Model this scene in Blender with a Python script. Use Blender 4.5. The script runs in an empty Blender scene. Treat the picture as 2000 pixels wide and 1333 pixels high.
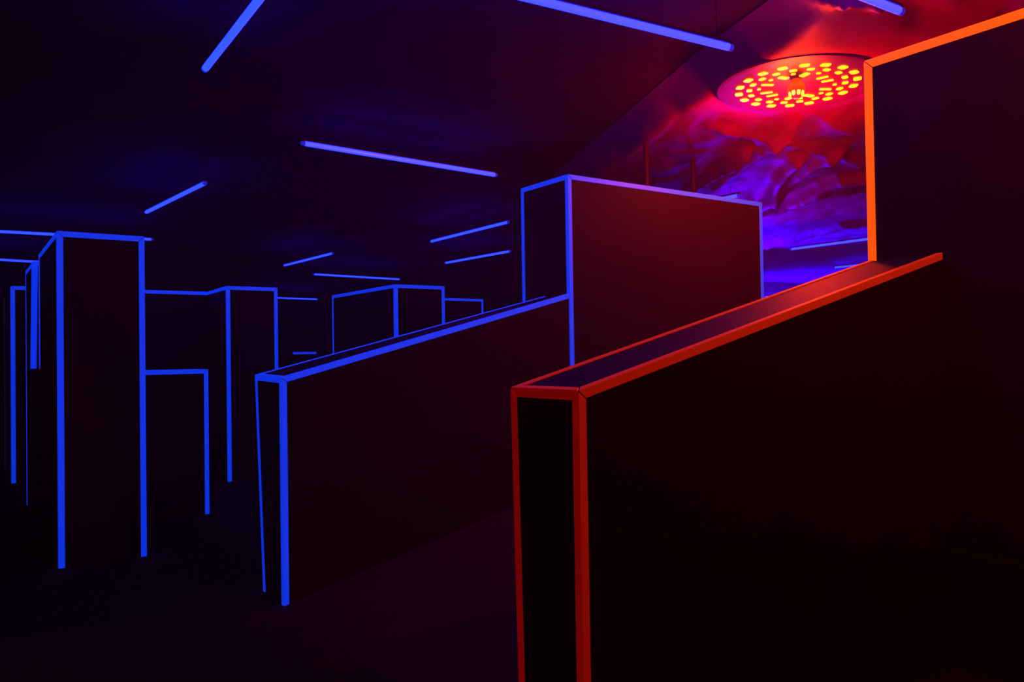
import bpy, bmesh, math, random
from mathutils import Vector, Matrix, noise
random.seed(4)
sc = bpy.context.scene
C = sc.collection

# ------------------------------------------------------------------ camera
# world: X runs along the long partition faces, Y along their ends, floor at z=0, eye at 1.5 m
cam = bpy.data.cameras.new('camera')
cam.sensor_width = 36.0
cam.lens = 1570.03 / 2000 * 36.0
cam.clip_end = 200
co = bpy.data.objects.new('camera', cam)
C.objects.link(co)
R_ = Vector((0.82242157, -0.5686713, -0.01535338))
U_ = Vector((0.00351212, -0.02191274, 0.99975372))
F_ = Vector((0.56886768, 0.82227294, 0.01602429))
m = Matrix.Identity(4)
for i in range(3):
    m[i][0], m[i][1], m[i][2] = R_[i], U_[i], -F_[i]
m[2][3] = 1.5
co.matrix_world = m
sc.camera = co

# ------------------------------------------------------------------ world, view
w = bpy.data.worlds.new('world')
sc.world = w
w.use_nodes = True
w.node_tree.nodes['Background'].inputs[0].default_value = (0.0, 0.0, 0.02, 1)
w.node_tree.nodes['Background'].inputs[1].default_value = 0.05
# thin theatrical haze in the air of the hall
vs = w.node_tree.nodes.new('ShaderNodeVolumeScatter')
vs.inputs['Color'].default_value = (1.0, .3, .6, 1); vs.inputs['Density'].default_value = .009; vs.inputs['Anisotropy'].default_value = .2
w.node_tree.links.new(vs.outputs[0], w.node_tree.nodes['World Output'].inputs['Volume'])
sc.view_settings.view_transform = 'Standard'
sc.view_settings.look = 'None'
sc.view_settings.exposure = 0.0
sc.cycles.max_bounces = 5
sc.cycles.diffuse_bounces = 3
sc.cycles.volume_bounces = 0
sc.view_settings.gamma = 1.0
sc.view_settings.use_curve_mapping = False

# ------------------------------------------------------------------ lamps
def point(name, loc, col, power, rad):
    l = bpy.data.lights.new(name, 'POINT')
    l.color = col; l.energy = power; l.shadow_soft_size = rad
    o = bpy.data.objects.new(name, l); C.objects.link(o); o.location = loc
    return o
RED_POWER = 160.0
TUBE_BLUE = 18.0
point('red_bulb_light', (5.36, 3.86, 3.12), (1, 0.028, 0.006), RED_POWER, 0.16)
# a second red ceiling bulb of the hall, overhead to the right of the photographer
point('red_bulb_light', (2.9, 0.9, 3.30), (1, 0.045, 0.006), 64.0, 0.10)
def area(name, loc, target, col, power, sx, sy):
    l = bpy.data.lights.new(name, 'AREA'); l.shape = 'RECTANGLE'; l.size = sx; l.size_y = sy; l.spread = math.radians(88)
    l.color = col; l.energy = power
    o = bpy.data.objects.new(name, l); C.objects.link(o); o.location = loc
    o.rotation_euler = (Vector(target) - Vector(loc)).to_track_quat('-Z', 'Y').to_euler()
    return o
# unseen blue wash lights behind the tall partition, placed to graze the film
area('blue_wash_light', (10.6, 9.0, 2.5), (9.8, 5.4, 3.62), (0.34, 0.0, 1.0), 16.0, 0.9, 0.2)
area('blue_wash_light', (13.2, 10.9, 2.6), (12.4, 7.4, 3.6), (0.03, 0.0, 1.0), 170.0, 1.2, 0.2)
area('blue_wash_light', (19.0, 15.8, 2.3), (20.0, 12.5, 3.5), (0.01, 0.0, 1.0), 900.0, 2.5, 0.3)

# ------------------------------------------------------------------ materials
def mat(name, base, rough=0.5, emit=None, estr=1.0, bump=None, spec=0.5, noise_col=None, trans=0, metal=0):
    mt = bpy.data.materials.new(name); mt.use_nodes = True
    nt = mt.node_tree; b = nt.nodes['Principled BSDF']
    b.inputs['Base Color'].default_value = (*base, 1)
    b.inputs['Roughness'].default_value = rough
    b.inputs['Specular IOR Level'].default_value = spec
    b.inputs['Metallic'].default_value = metal
    b.inputs['Transmission Weight'].default_value = trans
    if emit:
        b.inputs['Emission Color'].default_value = (*emit, 1)
        b.inputs['Emission Strength'].default_value = estr
    tc = nt.nodes.new('ShaderNodeTexCoord')
    if noise_col:
        sc_, c2 = noise_col
        n = nt.nodes.new('ShaderNodeTexNoise'); n.inputs['Scale'].default_value = sc_
        n.inputs['Detail'].default_value = 5
        nt.links.new(tc.outputs['Object'], n.inputs['Vector'])
        r = nt.nodes.new('ShaderNodeValToRGB')
        r.color_ramp.elements[0].position = .35; r.color_ramp.elements[1].position = .65
        r.color_ramp.elements[0].color = (*base, 1); r.color_ramp.elements[1].color = (*c2, 1)
        nt.links.new(n.outputs['Fac'], r.inputs['Fac'])
        nt.links.new(r.outputs['Color'], b.inputs['Base Color'])
    if bump:
        bs, st = bump
        n = nt.nodes.new('ShaderNodeTexNoise'); n.inputs['Scale'].default_value = bs
        n.inputs['Detail'].default_value = 4
        nt.links.new(tc.outputs['Object'], n.inputs['Vector'])
        bp = nt.nodes.new('ShaderNodeBump'); bp.inputs['Strength'].default_value = st
        bp.inputs['Distance'].default_value = 0.01
        nt.links.new(n.outputs['Fac'], bp.inputs['Height'])
        nt.links.new(bp.outputs['Normal'], b.inputs['Normal'])
    return mt

M = {}
M['black_board'] = mat('black_board', (.017, .007, .022), .6, bump=(60, .15), spec=.10, noise_col=(3, (.020, .008, .026)))
M['floor'] = mat('dark_carpet', (.012, .010, .020), .95, bump=(160, .5), spec=.1, noise_col=(20, (.016, .012, .026)))
M['ramp'] = mat('ramp_carpet', (.030, .016, .036), .95, bump=(160, .5), spec=.1, noise_col=(20, (.036, .020, .042)))
M['room_wall'] = mat('painted_room_wall', (.02, .008, .04), .9, spec=.1, noise_col=(2, (.025, .01, .045)))
M['ceiling'] = mat('black_ceiling_paint', (.030, .002, .06), .9, spec=.05, noise_col=(1.5, (.036, .003, .07)))
M['film'] = mat('wrinkled_purple_film', (.30, .001, .17), .55, bump=(7, .3), spec=.15, noise_col=(1.2, (.34, .001, .19)))
M['blue_trim'] = mat('uv_blue_trim', (.04, .30, .9), .5, emit=(.0, .030, .70), spec=.3, bump=(40, .05))
M['red_trim'] = mat('uv_red_trim', (.95, .7, .008), .5, emit=(.14, .0008, .0), spec=.12, bump=(40, .05))
M['orange_trim'] = mat('lamplit_orange_trim', (1.0, .5, .006), .5, emit=(.92, .085, .0), spec=.12, bump=(40, .05))  # fluorescent trim, its glow raised to stand in for the red lamp's light
M['tube'] = mat('uv_tube_glass', (.3, .3, .8), .3, emit=(.035 / TUBE_BLUE, .105 / TUBE_BLUE, 1.0), estr=TUBE_BLUE)
M['housing'] = mat('lamp_housing', (.05, .004, .02), .6, bump=(30, .1), spec=.2)
M['cap'] = mat('tube_end_cap', (.1, .08, .5), .4, emit=(.0, .01, .35), bump=(30, .1))
M['disc'] = mat('lamp_disc_plastic', (.10, .002, .06), .4, emit=(.05, .0, .015), bump=(20, .05), spec=.5)  # faint emission lifts the bulb's shadow on the disc
M['slot'] = mat('lit_slot', (1, .8, .1), .4, emit=(2.0, .80, .004), estr=1.0, bump=(20, .02))
M['bulb_glass'] = mat('orange_bulb_glass', (1, .2, .02), .2, emit=(.95, .035, .0), bump=(20, .05), spec=.5)
M['bulb_tip'] = mat('clear_red_bulb_tip', (1, .15, .2), .1, emit=(.7, .01, .04), bump=(20, .05), spec=.6)
M['led'] = mat('yellow_led', (1, .9, .2), .3, emit=(2.0, 1.0, .08), bump=(20, .02))
M['pole'] = mat('redlit_pole_paint', (.05, .003, .01), .6, bump=(30, .1), spec=.3)  # grey paint, with the lamp's red light put into the base colour

# ------------------------------------------------------------------ helpers
def link(name, bm, mt, parent=None, smooth=False):
    me = bpy.data.meshes.new(name)
    bmesh.ops.recalc_face_normals(bm, faces=bm.faces[:])
    bm.to_mesh(me); bm.free()
    if smooth:
        for p in me.polygons: p.use_smooth = True
    me.materials.append(mt)
    o = bpy.data.objects.new(name, me); C.objects.link(o)
    if parent:
        o.parent = parent
        o.location = -parent.location if parent.rotation_euler.to_matrix() == Matrix.Identity(3) else (0, 0, 0)
    return o
def thing(name, label, cat, loc, group=None):
    o = bpy.data.objects.new(name, None); C.objects.link(o)
    o.location = loc; o['label'] = label; o['category'] = cat
    o.empty_display_size = .1
    o['kind'] = 'thing'
    if group: o['group'] = group
    return o
def hexa(bm, q0, q1):
    """closed solid between two quads"""
    a = [bm.verts.new(p) for p in q0]; b = [bm.verts.new(p) for p in q1]
    bm.faces.new(a[::-1]); bm.faces.new(b)
    for i in range(4):
        j = (i + 1) % 4
        bm.faces.new((a[i], a[j], b[j], b[i]))
def box(bm, x0, x1, y0, y1, z0, z1):
    hexa(bm, [(x0, y0, z0), (x1, y0, z0), (x1, y1, z0), (x0, y1, z0)],
         [(x0, y0, z1), (x1, y0, z1), (x1, y1, z1), (x0, y1, z1)])
def structure(o):
    o['kind'] = 'structure'; return o

# corner naming of a block: x (0/1), y (0/1), z (0/1)
FACES = {
    'front': ['000', '100', '101', '001'],   # y0 side
    'back':  ['110', '010', '011', '111'],
    'left':  ['010', '000', '001', '011'],   # x0 side
    'right': ['100', '110', '111', '101'],
    'top':   ['001', '101', '111', '011'],
}
PANEL = {'front': 'front_panel', 'back': 'back_panel', 'left': 'end_panel', 'right': 'end_panel', 'top': 'top_panel'}
GAP = .0028
def partition(label, P, trims, mt, w=.030, t=.005, group=None, name='maze_wall', skip=(), extra=None, cat='partition', trim_labels=None):
    """P: dict of 8 corners; trims: list of (faceA, faceB) edges that carry an L-shaped strip"""
    P = {k: Vector(v) for k, v in P.items()}
    cen = sum(P.values(), Vector()) / 8
    base = (P['000'] + P['110']) / 2; base.z = min(v.z for v in P.values())
    root = thing(name, label, cat, base, group)
    th = .018
    nrm = {}
    for f, ks in FACES.items():
        n = (P[ks[1]] - P[ks[0]]).cross(P[ks[3]] - P[ks[0]]).normalized()
        fc = sum((P[k] for k in ks), Vector()) / 4
        if n.dot(fc - cen) < 0: n = -n
        nrm[f] = n
    Q = {}
    for k in P:
        fs = [f for f in FACES if k in FACES[f]]
        q = P[k].copy()
        for f in fs: q -= nrm[f] * th
        Q[k] = q
    for f, ks in FACES.items():
        bm = bmesh.new()
        hexa(bm, [P[k] for k in ks], [Q[k] for k in ks])
        link(PANEL[f], bm, M['black_board'], root)
    edges = {}
    for fa, fb in trims:
        ks = [k for k in FACES[fa] if k in FACES[fb]]
        edges[frozenset(ks)] = (fa, fb)
    for e, (fa, fb) in edges.items():
        bm = bmesh.new()
        for f, g in ((fa, fb), (fb, fa)):
            ks = FACES[f]
            for i in range(4):
                if frozenset((ks[i], ks[(i + 1) % 4])) == e: break
            k0, k1 = ks[i], ks[(i + 1) % 4]
            kp, kn = ks[(i - 1) % 4], ks[(i + 2) % 4]
            u = (P[k1] - P[k0]).normalized()
            v0 = (P[kp] - P[k0]).normalized(); v1 = (P[kn] - P[k1]).normalized()
            s0 = u.cross(v0).length; s1 = u.cross(v1).length
            tp = frozenset((kp, k0)) in edges; tn = frozenset((k1, kn)) in edges
            i0 = P[k0] + v0 * (w / s0) + (u * (w / s0) if tp else Vector())
            i1 = P[k1] + v1 * (w / s1) + (-u * (w / s1) if tn else Vector())
            g0 = u * GAP if True else Vector()
            a0, a1, b1, b0 = P[k0] + g0, P[k1] - g0, i1 - g0, i0 + g0
            n, n2 = nrm[f], nrm[g]
            c0, c1 = a0 + n * t + n2 * t, a1 + n * t + n2 * t
            r = .0025                                   # rounded outer lips
            d0, d1 = b0 + n * t, b1 + n * t
            lip0, lip1 = d0 - v0 * r, d1 - v1 * r
            prof0 = [a0, c0 - n2 * r, lip0, b0 + n * (t - r), b0]
            prof1 = [a1, c1 - n2 * r, lip1, b1 + n * (t - r), b1]
            # start leg at the shared outer corner, slightly chamfered
            prof0.insert(1, c0 - n * r * .6 - n2 * r * .3); prof1.insert(1, c1 - n * r * .6 - n2 * r * .3)
            A = [bm.verts.new(p) for p in prof0]; B = [bm.verts.new(p) for p in prof1]
            for j in range(len(A)):
                k = (j + 1) % len(A)
                bm.faces.new((A[j], A[k], B[k], B[j]))
            bm.faces.new(A[::-1]); bm.faces.new(B)
        o = link('edge_strip', bm, mt, root)
    return root
def block(x0, x1, y0, y1, z0, z1):
    return {f'{i}{j}{k}': ((x0, x1)[i], (y0, y1)[j], (z0, z1)[k]) for i in (0, 1) for j in (0, 1) for k in (0, 1)}

# ------------------------------------------------------------------ the room
def slab(name, x0, x1, y0, y1, z0, z1, mt):
    bm = bmesh.new(); box(bm, x0, x1, y0, y1, z0, z1)
    return structure(link(name, bm, mt))
X0, X1, Y0, Y1, H = -6.0, 34.0, -5.0, 34.0, 3.74
slab('floor', X0, X1, Y0, Y1, -.12, 0, M['floor'])
slab('ceiling', X0, X1, Y0, Y1, H, H + .12, M['ceiling'])
slab('wall_left', X0 - .15, X0, Y0, Y1, -.12, H + .12, M['room_wall'])
slab('wall_right', X1, X1 + .15, Y0, Y1, -.12, H + .12, M['room_wall'])
slab('wall_back', X0, X1, Y1, Y1 + .15, -.12, H + .12, M['room_wall'])
slab('wall_front', X0, X1, Y0 - .15, Y0, -.12, H + .12, M['room_wall'])

# ramp between the two sloping walls, then the raised floor it leads to
SL, PZ = .235, .53
bm = bmesh.new()
hexa(bm, [(1.62, 2.352, .001), (3.87, 2.352, .001), (3.87, 4.79, .001), (1.62, 4.79, .001)],
     [(1.625, 2.352, .004), (3.87, 2.352, PZ), (3.87, 4.79, PZ), (1.625, 4.79, .004)])
o = link('ramp', bm, M['ramp']); o['label'] = 'dark carpeted ramp rising between the blue edged and red edged low walls'; o['category'] = 'ramp'
bm = bmesh.new(); box(bm, 3.875, 12.0, 1.0, 8.0, .001, PZ)
o = link('raised_floor', bm, M['floor']); o['label'] = 'dark raised floor platform at the top of the ramp under the tall blocks'; o['category'] = 'platform'

# ------------------------------------------------------------------ partitions
FR, FT, LT, LF, RF = ('front', 'right'), ('front', 'top'), ('left', 'top'), ('front', 'left'), ('front', 'right')
BT, RT, BL, BR = ('back', 'top'), ('right', 'top'), ('back', 'left'), ('back', 'right')
# red edged low wall, its top climbing with the ramp
partition('low black wall with glowing red edge strips, nearest the camera, sloping up',
    {'000': (1.62, 1.976, 0), '010': (1.62, 2.315, 0), '001': (1.62, 1.976, 1.378), '011': (1.62, 2.346, 1.378),
     '100': (3.865, 1.976, 0), '110': (3.865, 2.346, 0), '101': (3.865, 1.976, 1.947), '111': (3.865, 2.346, 1.947)},
    [FT, LT, BT, LF, BL], M['red_trim'], w=.029)
# blue edged low wall on the far side of the ramp
partition('long low black wall with glowing blue edge strips, sloping up beyond the red edged wall',
    {'000': (1.62, 4.80, 0), '010': (1.62, 5.18, 0), '001': (1.62, 4.80, 1.375), '011': (1.62, 5.31, 1.385),
     '100': (3.855, 4.80, 0), '110': (3.855, 5.12, 0), '101': (3.855, 4.80, 1.950), '111': (3.855, 5.12, 1.950)},
    [FT, LT, BT, LF, BL], M['blue_trim'], w=.032)
# tall block at the top of the ramp (centre)
partition('tall wide black block with blue and purple edge strips ending the blue edged sloping wall',
    block(3.865, 6.165, 4.80, 5.415, PZ + .002, 2.868), [FT, LT, LF, FR, BL, RT, BT], M['blue_trim'], w=.033)
# tall block on the right with orange strips, standing behind the red wall's upper end
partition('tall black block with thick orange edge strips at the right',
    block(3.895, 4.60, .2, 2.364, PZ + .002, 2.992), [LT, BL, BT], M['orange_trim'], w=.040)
# tall tower at the left
t1 = partition('tall black tower with blue edge strips, the nearest tower on the left',
    block(.607, 1.185, 6.65, 8.18, 0, 2.438), [FT, LT, LF, FR, BT, RT, BR], M['blue_trim'], w=.036)
# low wall butting out to the right from behind the tower
partition('low black wall with blue strips jutting out from behind the nearest tower',
    block(1.19, 2.0, 8.07, 8.45, 0, 1.392), [FT, FR, RT, BT, BR], M['blue_trim'], w=.036)
# narrow tower behind the nearest one; its front corner strip stops short of the floor
t0 = partition('narrow black tower with blue strips directly behind the left of the nearest tower',
    block(.605, 1.15, 8.80, 9.80, 0, 2.44), [LT, BL, FT], M['blue_trim'], w=.034)
bm = bmesh.new()
for (a0, a1, b0, b1) in ((.590, .604, 8.775, 8.797), (.604, .640, 8.786, 8.797)):
    hexa(bm, [(a0 - .02, b0 - .06, 1.43), (a1 - .02, b0 - .06, 1.43), (a1 - .02, b1 - .06, 1.43), (a0 - .02, b1 - .06, 1.43)],
         [(a0, b0, 2.44), (a1, b0, 2.44), (a1, b1, 2.44), (a0, b1, 2.44)])
link('corner_strip', bm, M['blue_trim'], t0)
bm = bmesh.new(); box(bm, .600, .6065, 8.14, 8.18, 1.440, 2.438)
link('short_edge_strip', bm, M['blue_trim'], t1)
bm = bmesh.new(); box(bm, .600, .6065, 8.135, 8.18, 1.425, 1.4395)
link('strip_tip', bm, M['red_trim'], t1)['label'] = 'small red tip at the lower end of the short edge strip'
# long far wall behind the towers
partition('long tall black wall with blue strips running behind the towers on the left',
    block(.56, 2.925, 11.66, 12.0, 0, 2.43), [FT, LF], M['blue_trim'], w=.042)
partition('dark tower at the far left with barely lit corner strip',
    block(-.6, .565, 13.5, 14.0, 0, 2.44), [], M['blue_trim'])
o = thing('thin_strip', 'very faint vertical blue strip at the far left edge', 'light strip', (.57, 13.48, 0))
M['dim_trim'] = mat('dim_blue_trim', (.03, .05, .12), .6, emit=(.0, .004, .012), bump=(20, .05))
bm = bmesh.new(); box(bm, .56, .575, 13.46, 13.49, 0, 2.40); link('strip', bm, M['dim_trim'], o)
# square tower
partition('tall black tower with blue strips between the nearest tower and the sloping blue wall',
    {'000': (2.71, 10.0, 0), '100': (3.33, 10.0, 0), '010': (2.88, 11.65, 0), '110': (3.33, 11.65, 0),
     '001': (2.71, 10.0, 2.375), '101': (3.33, 10.0, 2.375), '011': (2.88, 11.65, 2.425), '111': (3.33, 11.65, 2.425)}, [FT, LT, LF, FR, RT], M['blue_trim'], w=.040)
# far blocks in the middle
partition('far black block with blue strips seen over the middle of the sloping blue wall',
    block(4.60, 5.32, 9.25, 11.32, 0, 2.405), [FT, LT, LF, FR, BL, RT], M['blue_trim'], w=.040)
partition('farthest low looking black wall with blue strips to the right of the far block',
    block(5.45, 7.08, 11.05, 11.35, 0, 2.395), [FT, FR], M['blue_trim'], w=.032)
partition('far waist high black wall whose short blue top strip shows beside the square tower',
    block(4.30, 4.68, 12.2, 12.5, 0, 1.575), [FT], M['blue_trim'], w=.030)

# ------------------------------------------------------------------ ultraviolet tube lamps under the ceiling
def tube_lamp(label, a, b, z=3.44, r=.019, mt=None, cz=H):
    a = Vector((a[0], a[1], z)); b = Vector((b[0], b[1], z))
    mid = (a + b) / 2
    d = (b - a); L = d.length; d.normalize(); s = Vector((-d.y, d.x, 0)); up = Vector((0, 0, 1))
    root = thing('tube_lamp', label, 'tube light', mid, 'ultraviolet tube lights under the ceiling')
    def cyl(p, q, r0, r1, seg=14):
        A, B = [], []
        for i in range(seg):
            an = 2 * math.pi * i / seg
            off = s * math.cos(an) + up * math.sin(an)
            A.append(bm.verts.new(p + off * r0)); B.append(bm.verts.new(q + off * r1))
        for i in range(seg):
            j = (i + 1) % seg; bm.faces.new((A[i], A[j], B[j], B[i]))
        bm.faces.new(A[::-1]); bm.faces.new(B)
    bm = bmesh.new(); cyl(a + d * .02, b - d * .02, r, r)
    link('tube', bm, M['tube'], root, False)
    for p, q, rr in ((a - d * .012, a + d * .02, r), (b - d * .02, b + d * .012, r)):
        bm = bmesh.new(); cyl(p, q, rr * .92, rr * 1.0); link('end_cap', bm, M['cap'], root)
    # channel housing above the tube
    bm = bmesh.new(); hw = .015
    p0, p1 = a - d * .01, b + d * .01
    hexa(bm, [p0 - s * hw + up * .024, p1 - s * hw + up * .024, p1 + s * hw + up * .024, p0 + s * hw + up * .024],
         [p0 - s * hw * .7 + up * .042, p1 - s * hw * .7 + up * .042, p1 + s * hw * .7 + up * .042, p0 + s * hw * .7 + up * .042])
    link('housing', bm, M['housing'], root)
    for p in (a + d * .12, b - d * .12):
        bm = bmesh.new()
        q = [p - s * .0025 - d * .0025, p + s * .0025 - d * .0025, p + s * .0025 + d * .0025, p - s * .0025 + d * .0025]
        hexa(bm, [v + up * .042 for v in q], [Vector((v.x, v.y, cz)) for v in q])
        link('hanger', bm, M['housing'], root)
    for p, sg in ((a, 1), (b, -1)):
        bm = bmesh.new(); q = p + d * sg * .004
        hexa(bm, [q - s * .012 - d * .008, q + s * .012 - d * .008, q + s * .012 + d * .008, q - s * .012 + d * .008],
             [q - s * .012 - d * .008 + up * .03, q + s * .012 - d * .008 + up * .03, q + s * .012 + d * .008 + up * .03, q - s * .012 + d * .008 + up * .03])
        link('tube_holder', bm, M['housing'], root)
    return root
K = .97   # endpoints below were measured for z = 3.5; the tubes hang at 3.44
def T(p): return (p[0] * K, p[1] * K)
TUBES = [
    ('large blue tube light cut by the top edge, pointing at the red ceiling disc', (1.90, 3.68), (4.21, 3.50)),
    ('blue tube light alone in the middle of the dark ceiling, sloping down to the right', (2.67, 7.25), (4.96, 7.44)),
    ('thin blue tube light just above the far block in the middle distance', (7.11, 18.67), (9.57, 18.97)),
    ('blue tube light passing behind the top of the nearest tower', (.40, 14.60), (2.70, 14.39)),
    ('lower blue tube light at the far left edge, ending at the nearest tower', (-.90, 18.4), (1.40, 18.72)),
    ('blue tube light rising to the right above the nearest tower', (2.13, 11.77), (2.34, 9.48)),
    ('short thin blue tube light above the gap between square tower and far block', (5.88, 17.17), (6.00, 14.72)),
    ('upper of the two parallel blue tube lights left of the tall central block', (6.88, 12.40), (6.89, 10.01)),
    ('lower of the two parallel blue tube lights left of the tall central block', (8.76, 15.16), (8.88, 12.85)),
    ('pale blue tube light in the purple gap left of the orange edged block', (13.68, 9.96), (13.72, 7.60)),
    ('small blue tube light just above the red edged wall in the purple gap', (17.76, 11.70), (17.85, 9.35)),
    ('steep bright blue tube light cut by the top edge at the upper left', (1.42, 5.73), (1.38, 3.40)),
    ('short end of blue tube light at the top edge above the orange edged block', (2.30, 2.62), (4.62, 2.57)),
    ('pale tube light peeking over the right end of the tall central block', (8.20, 9.20), (8.31, 6.82)),
    ('dim thin blue tube light right of the square tower, lowest over the far walls', (8.00, 26.5), (10.33, 26.77)),
    ('tiny pale tube light at the right foot of the tall central block', (25.0, 19.4), (25.6, 18.3)),
]
for i, (lab, a, b) in enumerate(TUBES):
    r = .023 if i in (0, 11, 12) else (.022 if i in (1, 5) else .020)
    tube_lamp(lab, T(a), T(b), z=3.44, r=r)

# ------------------------------------------------------------------ wrinkled film sheet hung under the ceiling
FOLDS = [  # polyline, depth (down +), half width
    ([(5.47, 6.79), (4.92, 5.57), (4.72, 4.95), (4.37, 4.12), (4.23, 3.67)], .07, .10),
    ([(4.47, 4.6), (4.46, 4.13), (4.51, 3.97)], .04, .06),
    ([(9.26, 7.23), (8.79, 6.66), (7.95, 5.91), (7.27, 5.17)], .09, .13),
    ([(9.53, 7.4), (9.45, 6.99), (9.15, 6.45), (8.72, 5.85), (8.49, 5.43), (8.52, 5.2)], .10, .14),
    ([(8.85, 6.62), (8.31, 6.03), (7.72, 5.3), (7.44, 4.81)], .07, .10),
    ([(12.71, 9.88), (12.43, 8.88), (12.2, 8.31), (11.82, 7.59), (11.88, 7.0)], .07, .16),
    ([(9.41, 6.71), (9.45, 6.28), (9.46, 5.77)], .06, .10),
    ([(5.79, 4.93), (6.47, 4.94), (7.26, 4.93), (8.21, 5.01)], .03, .14),
    ([(7.66, 7.12), (7.08, 6.12), (6.62, 5.31)], .08, .09),
    ([(8.02, 7.11), (7.45, 6.21), (6.76, 5.23), (6.48, 4.72)], .045, .09),
    ([(6.06, 4.2), (6.66, 4.3), (7.11, 4.33)], .02, .12),
    ([(6.12, 4.35), (6.48, 4.72), (6.63, 5.07)], .02, .10),
    ([(3.81, 3.07), (3.96, 3.24), (4.17, 3.29)], .07, .11),
    ([(3.88, 2.95), (4.17, 3.19)], .06, .10),
    ([(4.17, 3.06), (4.32, 2.91), (4.42, 2.77), (4.65, 2.71)], .06, .11),
    ([(3.63, 3.27), (3.85, 3.31), (4.1, 3.39), (4.13, 3.22)], .06, .11),
    ([(3.28, 3.25), (3.61, 3.29), (3.94, 3.3)], .05, .11),
    ([(4.25, 3.65), (4.21, 3.36), (4.24, 3.15)], .05, .09),
]
def seg_dist(px, py, a, b):
    dx, dy = b[0] - a[0], b[1] - a[1]
    L = dx * dx + dy * dy
    t = max(0, min(1, ((px - a[0]) * dx + (py - a[1]) * dy) / L))
    return math.hypot(px - a[0] - t * dx, py - a[1] - t * dy)
FB = [(min(p[0] for p in f[0]) - f[2] * 3, max(p[0] for p in f[0]) + f[2] * 3,
       min(p[1] for p in f[0]) - f[2] * 3, max(p[1] for p in f[0]) + f[2] * 3) for f in FOLDS]
def x_edge(y):          # ragged left border of the sheet
    if y < 4.09: return 3.20 + .33 * max(0, y)
    if y < 8.2: return 4.55 + .42 * (y - 4.09)
    return 6.276 + 1.25 * (y - 8.2)
def film_z(x, y):
    sd = (x - 5.25) * .815 + (y - 3.75) * .58          # camera side raised so the disc's shadow darkens the sheet there
    z = 3.59 - .05 * max(-1, min(1, sd / 1.2))
    q = Vector((x * .62 + y * .55, (x * .8 - y * .6) * 1.9, 0))
    z += .032 * noise.noise(q * .55) + .018 * (1 - abs(noise.noise(q * 1.3)) * 4)
    z -= .012 * max(0, 1 - abs(noise.noise(q * 2.7 + Vector((5, 1, 0)))) * 6)
    for (pts, d, hw), bb in zip(FOLDS, FB):
        if bb[0] < x < bb[1] and bb[2] < y < bb[3]:
            dd = min(seg_dist(x, y, pts[i], pts[i + 1]) for i in range(len(pts) - 1))
            if dd < hw * 3: z -= d * 1.5 * math.exp(-(dd / (hw * .62)) ** 2)
    # taut around the disc lamp
    r = math.hypot(x - 5.25, y - 3.75)
    k = max(0, min(1, (r - .66) / .5))
    z = z * k + 3.530 * (1 - k)
    e = max(0, min(1, (x - x_edge(y)) / .3)); z = z * e + (H - .01) * (1 - e)
    return min(z, H - .008)
def axis(vals):
    out = []
    for a, b, st in vals:
        v = a
        while v < b - 1e-6: out.append(v); v += st
    out.append(vals[-1][1]); return out
xs = axis([(2.2, 10.0, .05), (10.0, 14.0, .1), (14.0, 33.9, .4)])
ys = axis([(-2.0, 1.5, .25), (1.5, 8.0, .05), (8.0, 12.0, .1), (12.0, 26.0, .5)])
bm = bmesh.new(); grid = []
for x in xs:
    col = []
    for y in ys:
        e = x_edge(y)
        xx = e + (x - 2.2) * (33.9 - e) / (33.9 - 2.2)
        col.append(bm.verts.new((xx, y, film_z(xx, y))))
    grid.append(col)
for i in range(len(xs) - 1):
    for j in range(len(ys) - 1):
        bm.faces.new((grid[i][j], grid[i + 1][j], grid[i + 1][j + 1], grid[i][j + 1]))
o = link('ceiling_film', bm, M['film'], None, True)
o['label'] = 'wrinkled purple plastic film stretched under the ceiling around the red lamp'; o['category'] = 'film sheet'

# ------------------------------------------------------------------ the red disc lamp
lamp = thing('disc_lamp', 'round red ceiling lamp with rings of yellow lit slots and a bulb', 'ceiling lamp', (5.26, 3.75, 3.50))
az = math.atan2(3.75, 5.26)
tilt = Matrix.Rotation(math.radians(2.2), 4, Vector((-math.sin(az), math.cos(az), 0)))   # near rim slightly raised
lamp.rotation_euler = tilt.to_euler()
def lathe(bm, prof, seg=64, cen=(0, 0)):
    rings = []
    for r, z in prof:
        rings.append([bm.verts.new((cen[0] + r * math.cos(2 * math.pi * i / seg), cen[1] + r * math.sin(2 * math.pi * i / seg), z)) for i in range(seg)])
    for a, b in zip(rings, rings[1:]):
        for i in range(seg):
            j = (i + 1) % seg; bm.faces.new((a[i], a[j], b[j], b[i]))
    bm.faces.new(rings[0][::-1]); bm.faces.new(rings[-1])
bm = bmesh.new()
lathe(bm, [(.20, .026), (.52, .026), (.583, .018), (.592, .008), (.584, .0), (.555, -.002), (.30, 0), (.10, 0)], 96)
link('disc', bm, M['disc'], lamp)
def slot(px, py, L, W, ang, skew=0):
    bm = bmesh.new(); c, s = math.cos(ang), math.sin(ang); ch = min(L, W) * .22
    pts = [(-L / 2 + ch, -W / 2), (L / 2 - ch, -W / 2), (L / 2, -W / 2 + ch), (L / 2, W / 2 - ch), (L / 2 - ch, W / 2), (-L / 2 + ch, W / 2), (-L / 2, W / 2 - ch), (-L / 2, -W / 2 + ch)]
    pts = [(x + skew * y, y) for x, y in pts]
    lo = [bm.verts.new((px + x * c - y * s, py + x * s + y * c, -.006)) for x, y in pts]
    hi = [bm.verts.new((px + x * c - y * s, py + x * s + y * c, -.0005)) for x, y in pts]
    bm.faces.new(lo); bm.faces.new(hi[::-1])
    for i in range(8):
        j = (i + 1) % 8; bm.faces.new((lo[i], lo[j], hi[j], hi[i]))
    return link('lit_slot', bm, M['slot'], lamp)
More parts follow.
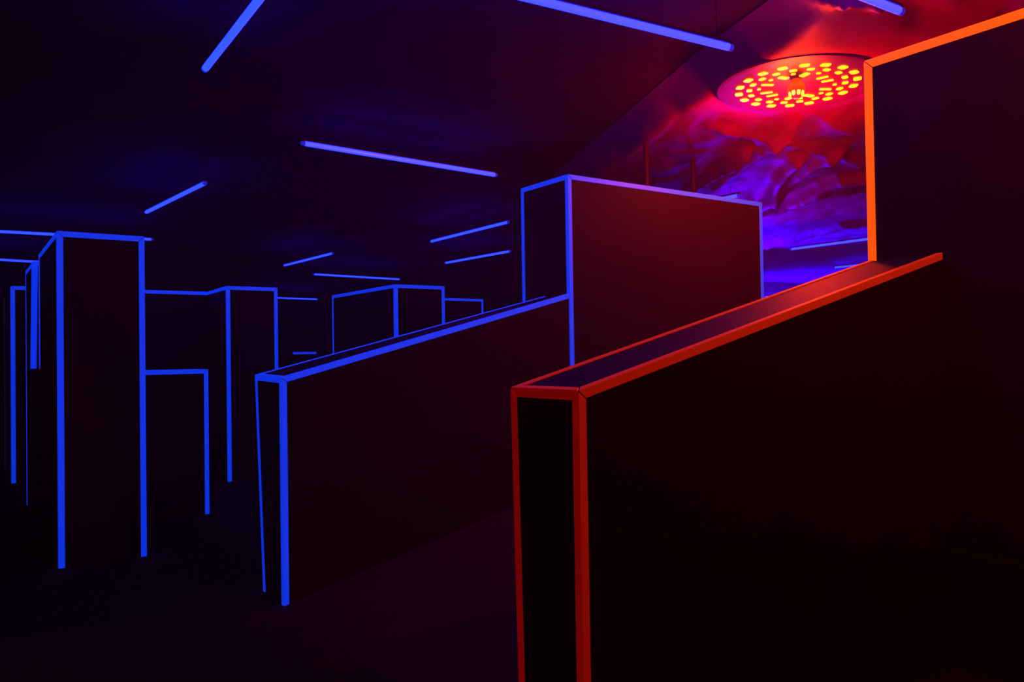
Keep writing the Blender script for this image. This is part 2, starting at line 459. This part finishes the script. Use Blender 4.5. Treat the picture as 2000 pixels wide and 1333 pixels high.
for i in range(18):
    a = math.radians(3 + 20 * i); slot(.425 * math.cos(a), .425 * math.sin(a), .058, .070, a)
    a = math.radians(12 + 20 * i); slot(.345 * math.cos(a), .345 * math.sin(a), .043, .054, a)
for i in (175, 135, 69, 30, -5, -44, -111, -149):
    a = math.radians(i); slot(.275 * math.cos(a), .275 * math.sin(a), .028, .034, a)
for x, y, L, W, g in [(-.225, .107, .095, .032, -32), (-.089, .222, .092, .032, -56), (.002, .236, .087, .032, -67),
                      (0, -.232, .085, .032, -73), (.091, -.215, .086, .032, -64), (.237, -.098, .092, .032, -32),
                      (-.247, -.06, .085, .048, -16), (-.165, -.19, .080, .05, -101), (.17, .195, .07, .048, -89), (.255, .066, .084, .048, -15)]:
    slot(x * .95, y * .95, L, W, math.radians(g))
bc = (-.125, -.085)      # bulb position relative to the disc centre
bm = bmesh.new()
lathe(bm, [(.030, .0), (.036, -.008), (.040, -.02), (.052, -.034), (.060, -.05), (.064, -.07), (.064, -.085), (.060, -.095)], 32, bc)
link('bulb_body', bm, M['bulb_glass'], lamp, True)
bm = bmesh.new()
lathe(bm, [(.052, -.090), (.050, -.105), (.042, -.122), (.030, -.138), (.014, -.148)], 32, bc)
link('bulb_tip', bm, M['bulb_tip'], lamp, True)
for k in range(8):
    a = 2 * math.pi * k / 8 + .2; rr = .045
    bm = bmesh.new()
    bmesh.ops.create_icosphere(bm, subdivisions=2, radius=1)
    for v in bm.verts:
        v.co = Vector((bc[0] + rr * math.cos(a) + v.co.x * .0145, bc[1] + rr * math.sin(a) + v.co.y * .0145, -.108 + v.co.z * .024))
    link('led_cluster', bm, M['led'], lamp, True)

# ------------------------------------------------------------------ thin support poles behind the tall block
for k, (x, y, lab) in enumerate([(5.46, 5.58, 'left of two thin dim red poles rising behind the tall central block'),
                                 (6.35, 5.80, 'right of two thin dim red poles, nearer the ceiling lamp')]):
    root = thing('support_pole', lab, 'pole', (x, y, PZ), 'thin poles behind the tall block')
    bm = bmesh.new(); lathe(bm, [(.026, PZ + .012), (.026, 3.49)], 20, (x, y)); link('pole', bm, M['pole'], root, False)
    bm = bmesh.new(); lathe(bm, [(.07, PZ + .001), (.07, PZ + .010), (.035, PZ + .014)], 24, (x, y)); link('foot_plate', bm, M['pole'], root)
    bm = bmesh.new(); lathe(bm, [(.028, 3.485), (.028, 3.51), (.028, 3.515)], 24, (x, y)); link('top_flange', bm, M['pole'], root)
